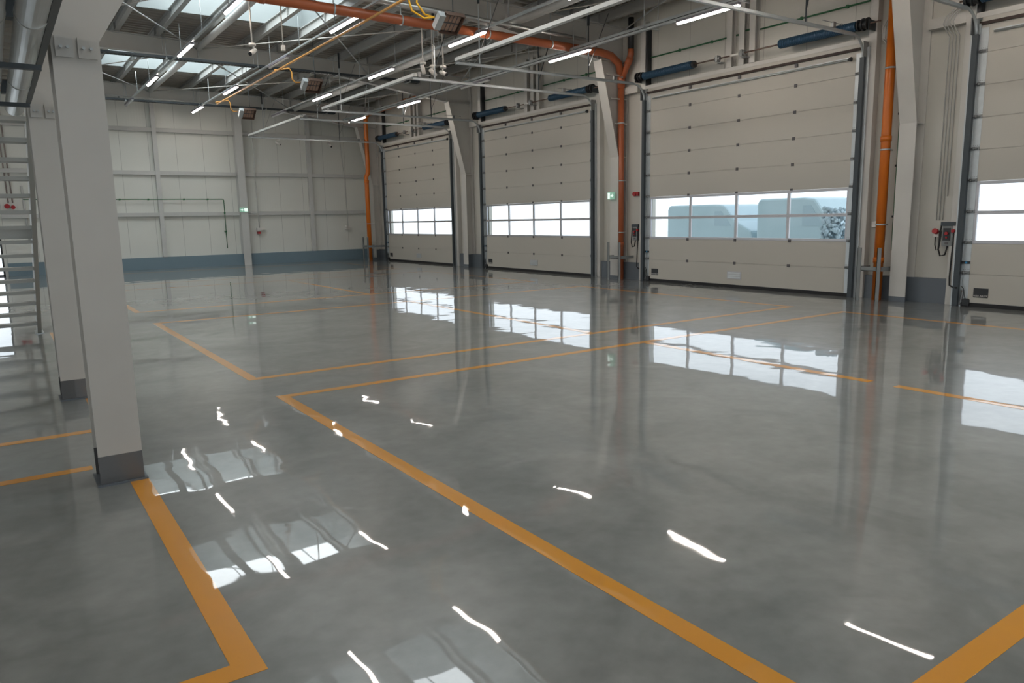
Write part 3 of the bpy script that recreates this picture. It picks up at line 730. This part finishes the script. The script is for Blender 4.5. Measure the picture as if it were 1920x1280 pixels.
drain('bright orange downpipe in the far corner with an offset bend', [(13.62, 30.72, 0.0), (13.62, 30.72, 3.45), (13.60, 30.74, 3.58), (13.66, 30.66, 3.75), (13.68, 30.66, 3.9), (13.68, 30.66, 5.9), (13.68, 30.6, 6.1), (13.7, 30.4, 6.22)], 0.095, M_orange,
      [((13.62, 30.72, 3.36), (13.62, 30.72, 3.48)), ((13.68, 30.66, 5.0), (13.68, 30.66, 5.14))], [((13.62, 30.72, z), (0, 0, 1)) for z in (1.6,)], 'downpipe')
drain('orange drain pipe along the eaves in the far bay', [(13.7, 30.4, 6.22), (13.7, 28.0, 6.25), (13.7, 23.35, 6.30)], 0.09, M_orange, [((13.7, 27.0, 6.28), (13.7, 26.86, 6.28))], [])
# pipe guards of steel angle
def guard(x0, ya, yb_, label, y2):
    t = thing('pipe_guard', label, 'guard rail', (x0, (ya+yb_)/2, 0), 'steel guard frames in front of the downpipes')
    for y in (ya, yb_):
        m = MB().box(x0, x0+0.012, y-0.04, y+0.04, 0, 1.02).box(x0, x0+0.075, y+0.028, y+0.04, 0, 1.02)
        obj('guard_post', m, M_guard, t)
    obj('guard_rail', MB().box(x0+0.012, x0+0.024, ya, yb_, 0.575, 0.655).box(x0+0.012, x0+0.07, ya, yb_, 0.575, 0.587), M_guard, t)
    obj('guard_return', MB().box(x0+0.02, XW-0.1, ya-0.055, ya-0.043, 0.575, 0.655).box(x0+0.02, XW-0.1, yb_+0.043, yb_+0.055, 0.575, 0.655), M_guard, t)
guard(13.72, 7.63, 8.02, 'grey steel guard frame around the orange downpipe by the nearest column', 0)
guard(13.72, 14.78, 15.22, 'grey steel guard frame around the terracotta downpipe', 0)
guard(13.40, 30.48, 30.96, 'grey steel guard frame around the far corner downpipe', 0)

# ------------------------------------------------------------------ green pipe, conduits and controls on the door wall
xg = XW-0.03
for k, (a, c) in enumerate(DOORS):
    yc = (a+c)/2; zg = 5.68 if k != 0 else 5.69
    nm = ['nearest', 'wide third', 'second farthest', 'farthest'][k]
    for y0, y1, s in ((a-0.05, yc-0.40, 'right'), (yc+0.45, c+0.05, 'left')):
        t = thing('green_pipe', 'thin green pipe on the wall above the %s half of the %s door' % (s, nm), 'pipe', (xg, (y0+y1)/2, zg), 'green pipes above the doors')
        obj('pipe_run', MB().cyl((xg, y0, zg), (xg, y1, zg), 0.017, 8), M_green, t)
        for q in (0.2, 0.6): obj('pipe_clip', MB().box(xg-0.025, XW, y0+(y1-y0)*q-0.02, y0+(y1-y0)*q+0.02, zg-0.03, zg+0.03), M_green, t)
    tag(obj('green_pipe', MB().tube([(xg, yc-0.20, zg+0.05), (xg, yc+0.04, zg+0.05), (xg, yc+0.06, zg), (xg, yc+0.24, zg)], 0.02, 8), M_green), 'short stepped green pipe piece between the studs of the %s door' % nm, 'pipe')
t = thing('green_pipe', 'thin green pipe running down behind the orange downpipe by the nearest column', 'pipe', (14.20, 7.70, 1.0))
obj('pipe_run', MB().tube([(14.22, 7.66, 0.95), (14.22, 7.66, 4.0), (14.22, 7.66, 5.69)], 0.018, 8), M_green, t)
for z in (1.6, 2.55, 3.5): obj('pipe_clip', MB().box(14.19, XW, 7.63, 7.69, z-0.02, z+0.02), M_blk, t)
t = thing('conduit_group', 'four thin grey conduits down the wall beside the nearest door, loop at top', 'conduit', (XW-0.02, 6.84, 3))
for q in range(4):
    y = 6.90-0.055*q
    obj('conduit', MB().tube([(XW-0.02, y, 1.52 if q < 3 else 1.95), (XW-0.02, y, 4.72), (XW-0.10, y+0.02, 4.80), (XW-0.20, y+0.04, 4.92), (XW-0.20, y, 5.04), (XW-0.14, y-0.10, 5.14)], 0.009, 6), M_girt, t)
t = thing('conduit_group', 'pair of thin conduits down to the white socket by the orange downpipe', 'conduit', (XW-0.02, 8.0, 3))
for q in range(2):
    y = 7.98-0.045*q
    obj('conduit', MB().tube([(XW-0.02, y, 1.50), (XW-0.02, y, 4.66), (XW-0.06, y+0.02, 4.78), (XW-0.18, y+0.06, 4.9), (XW-0.18, y+0.06, 5.1), (XW-0.04, y+0.03, 5.3), (XW-0.04, y+0.03, 6.7)], 0.010, 6), M_girt, t)
t = thing('socket_box', 'white wall socket with red plug left of the orange downpipe', 'socket', (XW-0.05, 8.0, 1.44))
obj('box_body', MB().box(XW-0.07, XW, 8.00, 8.10, 1.40, 1.51), M_white, t, bevel=0.006); obj('plug', MB().cyl((XW-0.12, 7.94, 1.32), (XW-0.03, 7.94, 1.38), 0.032, 12), M_red, t)
for yy, l in ((6.62, 'nearest'), (14.62, 'wide third')):
    y0 = yy
    t = thing('door_control_box', 'grey control box with buttons and cables left of the %s door' % l, 'control box', (14.2, y0, 1.3))
    obj('box_body', MB().box(14.13, XW, y0-0.09, y0+0.09, 1.06, 1.46), M_guard, t, bevel=0.008)
    obj('box_header', MB().box(14.12, XW, y0-0.13, y0+0.12, 1.42, 1.49), M_dgalv, t, bevel=0.005)
    obj('button_panel', MB().box(14.115, 14.13, y0-0.055, y0+0.065, 1.16, 1.38), M_blk, t)
    obj('stop_button', MB().cyl((14.085, y0+0.0, 1.285), (14.115, y0+0.0, 1.285), 0.030, 12), M_red, t)
    obj('button', MB().cyl((14.10, y0+0.0, 1.215), (14.115, y0+0.0, 1.215), 0.018, 12), M_red, t)
    obj('main_switch', MB().cyl((14.10, y0-0.105, 1.33), (14.16, y0-0.105, 1.33), 0.03, 12), M_red, t)
    obj('isolator', MB().box(14.12, 14.14, y0-0.03, y0+0.03, 1.09, 1.13), M_cap, t)
    obj('supply_cable', MB().tube([(14.16, y0+0.11, 1.48), (14.15, y0+0.13, 1.3), (14.14, y0+0.14, 1.0), (14.14, y0+0.10, 0.88), (14.14, y0+0.02, 0.90), (14.15, y0-0.01, 1.06)], 0.014, 8), M_rub, t)
    obj('door_cable', MB().tube([(14.15, y0-0.11, 1.32), (14.13, y0-0.105, 0.9), (14.12, y0-0.10, 0.5), (14.10, y0-0.12, 0.36), (14.06, y0-0.2, 0.33), (14.02, y0-0.28, 0.33)], 0.014, 8), M_rub, t)
    if yy < 10:
        p = thing('power_plug', 'red and white three phase plug left of the nearest door control box', 'socket', (14.2, 6.83, 1.3))
        obj('socket_body', MB().box(14.18, XW, 6.79, 6.88, 1.22, 1.34), M_white, p); obj('socket_cap', MB().cyl((14.11, 6.835, 1.33), (14.20, 6.835, 1.31), 0.048, 16), M_red, p)
        obj('plug_cable', MB().tube([(14.16, 6.835, 1.22), (14.15, 6.83, 1.08), (14.15, 6.80, 0.98), (14.15, 6.76, 1.0), (14.15, 6.745, 1.15), (14.16, 6.745, 1.45)], 0.011, 8), M_rub, p)
t = thing('fire_bell', 'small red alarm fitting on the wall left of the wide third door', 'alarm', (14.2, 14.72, 2.29))
obj('alarm_body', MB().cyl((14.22, 14.76, 2.29), (XW, 14.76, 2.29), 0.06, 16), M_red, t); obj('alarm_cap', MB().box(14.24, XW, 14.62, 14.69, 2.235, 2.345), M_red, t)
t = thing('fire_bell', 'small red double alarm on the far wall seen through the stair', 'alarm', (0.6, YB-0.1, 2.47))
obj('alarm_body', MB().cyl((0.50, YB-0.14, 2.48), (0.50, YB-0.02, 2.48), 0.085, 16), M_red, t); obj('alarm_cap', MB().cyl((0.68, YB-0.12, 2.44), (0.68, YB-0.02, 2.44), 0.07, 16), M_red, t)
tag(obj('conduit', MB().tube([(0.5, YB-0.03, 6.0), (0.55, YB-0.03, 2.6)], 0.022, 8).tube([(0.62, YB-0.03, 6.0), (0.68, YB-0.03, 2.6)], 0.022, 8), M_brnc), 'pair of brown conduits on the far wall seen through the stair', 'conduit')
tag(obj('conduit', MB().tube([(1.0, YB-0.03, 3.2), (1.05, YB-0.03, 1.3)], 0.04, 8), M_girt), 'grey conduit on the far wall seen through the stair', 'conduit')

# ------------------------------------------------------------------ gas pipe, heaters, hoses
pipe('gas_pipe', [(6.68, -5.0, 5.74), (6.72, 14.0, 5.74), (6.74, 27.2, 5.74)], 0.026, M_gas, 'long ochre gas pipe running to the far wall beside the second light row', 'pipe')
g = None
for i, (x, y, z, l) in enumerate(((7.82, 13.25, 5.50, 'nearest square radiant heater with looping yellow hoses'), (7.85, 21.0, 5.50, 'middle square radiant heater hanging from a rod'), (7.80, 27.3, 5.50, 'farthest square radiant heater in front of the far wall'))):
    t = thing('radiant_heater', l, 'heater', (x, y, z), 'radiant gas heaters under the roof')
    R_ = Matrix.Rotation(math.radians(-38), 4, 'X')
    def rb(mb, x0, x1, y0, y1, z0, z1):
        n0 = len(mb.b.verts); mb.box(x0, x1, y0, y1, z0, z1); mb.b.verts.ensure_lookup_table()
        for v in list(mb.b.verts)[n0:]: v.co = R_ @ (v.co*0.82) + Vector((x, y, z))
        return mb
    obj('reflector_frame', rb(rb(rb(rb(MB(), -0.24, 0.24, -0.25, 0.25, 0.03, 0.06), -0.24, 0.24, -0.27, -0.25, -0.07, 0.05), -0.24, 0.24, 0.25, 0.27, -0.07, 0.05), 0.24, 0.26, -0.27, 0.27, -0.07, 0.05), M_shaft, t)
    for s in (-1, 1): obj('burner_plate', rb(MB(), -0.20, 0.20, s*0.12-0.10, s*0.12+0.10, 0.0, 0.03), M_heat, t)
    m = MB()
    for q in (-0.10, 0.0, 0.10): rb(m, q-0.006, q+0.006, -0.24, 0.24, -0.012, 0.0)
    rb(m, -0.22, 0.22, -0.012, 0.012, -0.014, 0.0)
    obj('burner_grid', m, M_cap, t)
    obj('gas_valve_box', rb(MB(), -0.40, -0.24, -0.20, 0.20, -0.06, 0.10), M_galv, t)
    obj('suspension_rod', MB().cyl((x+0.05, y, z+0.06), (x+0.05, y, zt(x)), 0.009, 6), M_dgalv, t)
    hoses = [[(x-0.40, y-0.05, z+0.05), (x-0.62, y-0.05, z+0.0), (x-0.85, y, z+0.12), (x-0.92, y+0.02, z+0.38), (x-0.86, y+0.05, z+0.62), (x-0.86, y+0.1, z+0.9)]] if i == 0 else []
    if i == 0: hoses.append([(x-0.38, y+0.05, z+0.08), (x-0.55, y+0.05, z+0.10), (x-0.70, y+0.08, z+0.3), (x-0.66, y+0.1, z+0.55), (x-0.60, y+0.1, z+0.9)])
    else: hoses.append([(x-0.38, y, z+0.05), (x-0.52, y, z+0.04), (x-0.60, y, z+0.12), (x-0.60, y, z+0.30), (x-0.66, y, z+0.40), (x-1.10, y-0.05, z+0.30)])
    for h in hoses: obj('gas_hose', MB().tube(h, 0.02, 8), M_yel if i == 0 else M_gas, t)
# ceiling cameras on drop pipes
camera_thing((4.92, 16.6, 5.28), (-0.62, -0.55, -0.5), 'white camera hanging alone on a drop pipe at the upper left', zt(4.9)+0.2)
camera_thing((8.92, 16.5, 5.28), (0.35, 0.2, -0.9), 'first camera of the hanging cluster, lens pointing down', zt(8.9)+0.2, 'hanging camera cluster')
camera_thing((9.16, 16.45, 5.22), (0.8, 0.3, -0.45), 'second camera of the hanging cluster, pointing to the doors', zt(9.1)+0.2, 'hanging camera cluster')
camera_thing((9.42, 16.4, 5.22), (0.2, -0.8, -0.4), 'third camera of the hanging cluster, pointing to the viewer', zt(9.4)+0.2, 'hanging camera cluster')
t = thing('drop_pipe', 'thin hanging pipe with a small box beside the unlit tube light', 'pipe', (5.9, 17.3, 5.6))
obj('pipe_run', MB().cyl((5.78, 17.2, 5.62), (5.78, 17.2, zt(5.8)+0.2), 0.014, 8), M_steel, t); obj('junction_box', MB().box(5.74, 5.82, 17.16, 17.24, 5.50, 5.62), M_white, t, bevel=0.008)

# ------------------------------------------------------------------ left side: columns, mezzanine, ducts, stair
def h_column(x0, x1, ya, ztop, label):
    t = thing('mezzanine_column', label, 'column', ((x0+x1)/2, ya+0.14, 0), 'steel columns on the left')
    yb2 = ya+0.28
    prof_ = [(x0, 0.20), (x1, 0.20), (x1, 2.83), (x1+0.42, 3.52), (x1+0.42, 3.80), (x1, 3.80), (x1, ztop), (x0, ztop)]
    obj('front_flange', MB().prism(prof_, 1, ya, ya+0.014), M_steel, t)
    obj('rear_flange', MB().box(x0, x1, yb2-0.014, yb2, 0.20, ztop), M_steel, t)
    xm = (x0+x1)/2
    obj('web', MB().box(xm-0.005, xm+0.005, ya+0.014, yb2-0.014, 0.0, ztop), M_girt, t)
    obj('bracket_flange', MB().prism([(x1, 2.83), (x1+0.42, 3.52), (x1+0.42, 3.54), (x1, 2.85)], 1, ya+0.014, yb2), M_steel, t)
    for q, (xa, xb) in enumerate(((x0+0.02, xm-0.015), (xm+0.01, x1-0.02))):
        P = obj('joint_plate', MB().box(xa, xb, ya-0.012, ya, 2.72, 2.84), M_steel if q else M_girt, t)
        m = MB()
        for xx in (xa+0.03, xb-0.03): m.cyl((xx, ya-0.022, 2.78), (xx, ya-0.012, 2.78), 0.010, 6)
        obj('bolt', m, M_galv, P)
    obj('painted_foot', MB().box(x0, x1, ya, ya+0.014, 0.012, 0.20).box(x0, x1, yb2-0.014, yb2, 0.012, 0.20), M_footp, t)
    obj('base_plate', MB().box(x0-0.02, x1+0.02, ya-0.02, yb2+0.02, 0.0, 0.012), M_dadoR, t)
h_column(0.405, 0.668, 5.42, 6.86, 'big pale steel column in the left foreground')
h_column(0.385, 0.640, 8.44, 6.86, 'second pale steel column, half hidden behind the foreground column')
t = thing('mezzanine_deck', 'steel deck of the gallery at the top left above the ducts', 'platform', (-3.0, 3.0, 3.1))
d = MB(); y = YF+0.02
ys = []
while y < 9.2:
    ys.append((y, 3.06)); ys.append((y+0.10, 3.06)); ys.append((y+0.13, 3.12)); ys.append((y+0.22, 3.12)); y += 0.25
d.prism([(yy, zz) for yy, zz in ys]+[(9.2, 3.2), (YF+0.02, 3.2)], 0, XL+0.02, 0.34)
obj('deck_sheet', d, M_deck, t)
for i, yy in enumerate((-4.0, -1.0, 2.4, 5.56, 8.58)):
    obj('cross_beam', MB().box(XL+0.02, 0.38, yy-0.05, yy+0.05, 2.94, 3.05), M_dgalv, t)
tag(obj('edge_beam', MB().box(0.34, 0.375, -6.0, 7.6, 2.725, 2.80), M_dgalv), 'dark steel rail along the right hand duct at the top left', 'beam')
for x, l in ((0.275, 'right hand galvanised round duct ending above the stair'), (0.095, 'left hand galvanised round duct at the picture edge')):
    t = thing('ventilation_duct', l, 'duct', (x, 3.0, 2.76), 'round ducts under the gallery')
    r = 0.072
    obj('duct_body', MB().cyl((x, -6.0, 2.76), (x, 8.15, 2.76), r, 28), M_duct, t)
    for q, yy in enumerate((0.3, 2.5, 4.6, 6.6)): obj('duct_joint', MB().cyl((x, yy, 2.76), (x, yy+0.04, 2.76), r*1.04, 28), M_duct, t)
    obj('end_cap', MB().cyl((x, 8.15, 2.76), (x, 8.22, 2.74), r*1.03, 28, r1=r*0.6), M_duct, t)
for i, yy in enumerate((1.4, 3.4, 5.40, 7.05)):
    t = thing('duct_bracket', 'dark channel bracket under the ducts, %s' % ['first from the camera', 'second from the camera', 'at the foreground column', 'just before the second column'][i], 'bracket', (0.1, yy, 2.66), 'channel brackets under the ducts')
    obj('channel', MB().box(-0.35, 0.342, yy-0.02, yy+0.02, 2.625, 2.655), M_dgalv, t)
    obj('hanger', MB().cyl((-0.33, yy, 2.64), (-0.33, yy, 3.1), 0.005, 6), M_galv, t)
# stair
t = thing('steel_stair', 'straight galvanised steel stair with open risers behind the columns', 'stair', (-0.2, 12.3, 0))
RISE = 0.19; SX0, SX1 = -0.75, 0.415
def sy(z): return 14.42-1.62*z
for i in range(1, 16):
    z = RISE*i+0.02; y = sy(z)
    obj('tread', MB().box(SX0, SX1, y-0.13, y+0.13, z-0.045, z), M_stair, t)
for x0, x1 in ((SX1, SX1+0.055), (SX0-0.055, SX0)):
    m = MB().prism([(14.55, 0.0), (14.20, 0.0), (sy(3.0)-0.20, 3.0), (sy(3.0)+0.12, 3.06), (14.55, 0.18)], 0, x0, x1)
    obj('stringer', m, M_stair, t)
obj('cross_beam', MB().box(SX0, SX1+0.05, sy(1.62)+0.10, sy(1.62)+0.16, 1.56, 1.69), M_stair, t)
obj('foot_plate', MB().box(SX1-0.03, SX1+0.09, 14.15, 14.62, 0, 0.012), M_galv, t)
# handrail posts of the stair on the far side
m = MB()
obj('support_post', MB().box(SX0-0.065, SX0-0.005, 12.0, 12.06, 0, 1.45), M_stair, t)

# ------------------------------------------------------------------ yellow floor markings
LW = 0.11; ZT = 0.0015
def mark(label, rects):
    m = MB()
    for x0, x1, y0, y1 in rects: m.box(x0, x1, y0, y1, -0.002, ZT)
    return tag(obj('floor_marking', m, M_line), label, 'floor line', None)
BX0, BX1 = 2.13, 11.98
def bay(y0, y1, label):
    mark(label, [(BX0, BX0+LW, y0, y1), (BX0+LW, BX1-LW, y0, y0+LW), (BX0+LW, BX1-LW, y1-LW, y1), (BX1-LW, BX1, y0, y1)])
bay(1.10, 7.26, 'yellow outline of the nearest large parking bay')
bay(8.20, 14.27, 'yellow outline of the second parking bay')
bay(16.25, 22.3, 'yellow outline of the third parking bay')
bay(24.2, 30.2, 'yellow outline of the farthest parking bay')
mark('yellow centre line of the nearest bay, longer far piece', [(7.09, 7.20, 3.98, 7.15)])
mark('yellow centre line of the nearest bay, nearer piece', [(7.09, 7.20, 1.21, 3.72)])
mark('yellow centre line of the second parking bay', [(7.09, 7.20, 8.31, 14.16)])
mark('yellow centre line of the third parking bay', [(7.09, 7.20, 16.36, 22.19)])
mark('yellow outline at the foot of the foreground column', [(0.575, 0.69, 2.71, 5.40), (-6.0, 0.575, 2.71, 2.82), (-6.0, 0.40, 5.86, 5.96)])
mark('yellow outline left of the columns running towards the stair', [(-6.0, 0.575, 6.96, 7.06), (0.575, 0.69, 6.96, 8.42), (0.575, 0.69, 8.76, 14.2)])

# ------------------------------------------------------------------ outdoors: pale vehicles in the yard
def van(x, y0, y1, h, label, cab=True):
    t = thing('delivery_van', label, 'van', (x, (y0+y1)/2, 0), 'pale vehicles in the yard')
    L_ = y1-y0
    body = [(y1, 0.45), (y0+0.1, 0.45), (y0, 0.8), (y0+0.12, 1.2), (y0+0.7, 1.5), (y0+1.15, h-0.04), (y0+1.5, h), (y1-0.08, h), (y1, h-0.12)]
    obj('body', MB().prism(body, 0, x, x+2.0), M_truck, t, bevel=0.06)
    obj('side_window', MB().prism([(y0+1.5, 1.35), (y0+0.85, 1.35), (y0+1.25, h-0.22), (y0+1.5, h-0.22)], 0, x-0.01, x+0.01), M_truckd, t)
    for yy in (y0+0.9, y1-0.95): obj('wheel', MB().cyl((x-0.02, yy, 0.34), (x+0.22, yy, 0.34), 0.34, 20), M_blk, t)
van(18.6, 14.2, 17.7, 2.02, 'pale blue van behind the left panes of the wide door')
van(18.3, 10.9, 13.9, 2.12, 'pale blue van behind the middle panes of the wide door')
m = MB()
for i in range(520):
    a_ = random.random()*6.28; rr = random.random()**0.5*0.42; z = 0.15+random.random()*1.65
    m.sph((17.2+rr*math.cos(a_)*(1.3-z*0.4), 10.75+rr*math.sin(a_)*(1.3-z*0.4), z), 0.025+0.045*random.random(), 6)
tag(obj('shrub', m, M_bush), 'grey green shrub outside the right pane of the wide door', 'shrub')

# ------------------------------------------------------------------ world, camera, view
wd = bpy.data.worlds.new('overcast sky'); sc.world = wd; wd.use_nodes = True
nt = wd.node_tree; bg = nt.nodes['Background']
tc = nt.nodes.new('ShaderNodeTexCoord'); sp = nt.nodes.new('ShaderNodeSeparateXYZ'); cr = nt.nodes.new('ShaderNodeValToRGB')
nt.links.new(tc.outputs['Generated'], sp.inputs[0]); nt.links.new(sp.outputs[2], cr.inputs[0]); nt.links.new(cr.outputs[0], bg.inputs[0])
cr.color_ramp.elements[0].color = (0.88, 0.95, 1.0, 1); cr.color_ramp.elements[1].color = (0.75, 0.86, 1.0, 1)
bg.inputs[1].default_value = 1.9
cam = bpy.data.cameras.new('camera'); co = bpy.data.objects.new('camera', cam); C.objects.link(co)
cam.sensor_width = 36; cam.lens = 1388.3/1920*36; cam.clip_start = 0.05; cam.clip_end = 300
yw, pt, rl = 0.60301, 0.16438, -0.019545
cy, sy_, cp, sp_, cr_, sr = math.cos(yw), math.sin(yw), math.cos(pt), math.sin(pt), math.cos(rl), math.sin(rl)
F = Vector((sy_*cp, cy*cp, -sp_)); Rt = Vector((cy, -sy_, 0)); U = Rt.cross(F)
R2 = Rt*cr_+U*sr; U2 = U*cr_-Rt*sr
m4 = Matrix.Identity(4)
for i in range(3): m4[i][0] = R2[i]; m4[i][1] = U2[i]; m4[i][2] = -F[i]
m4[0][3], m4[1][3], m4[2][3] = 0, 0, CAMZ
co.matrix_world = m4
sc.camera = co
sc.view_settings.view_transform = 'Standard'; sc.view_settings.look = 'None'
sc.view_settings.exposure = 0.0; sc.view_settings.gamma = 1.0; sc.view_settings.use_curve_mapping = False
sc.cycles.max_bounces = 8; sc.cycles.diffuse_bounces = 4; sc.cycles.glossy_bounces = 4
sc.cycles.caustics_reflective = False; sc.cycles.caustics_refractive = False
sc.cycles.use_denoising = True; sc.cycles.sample_clamp_indirect = 4.0
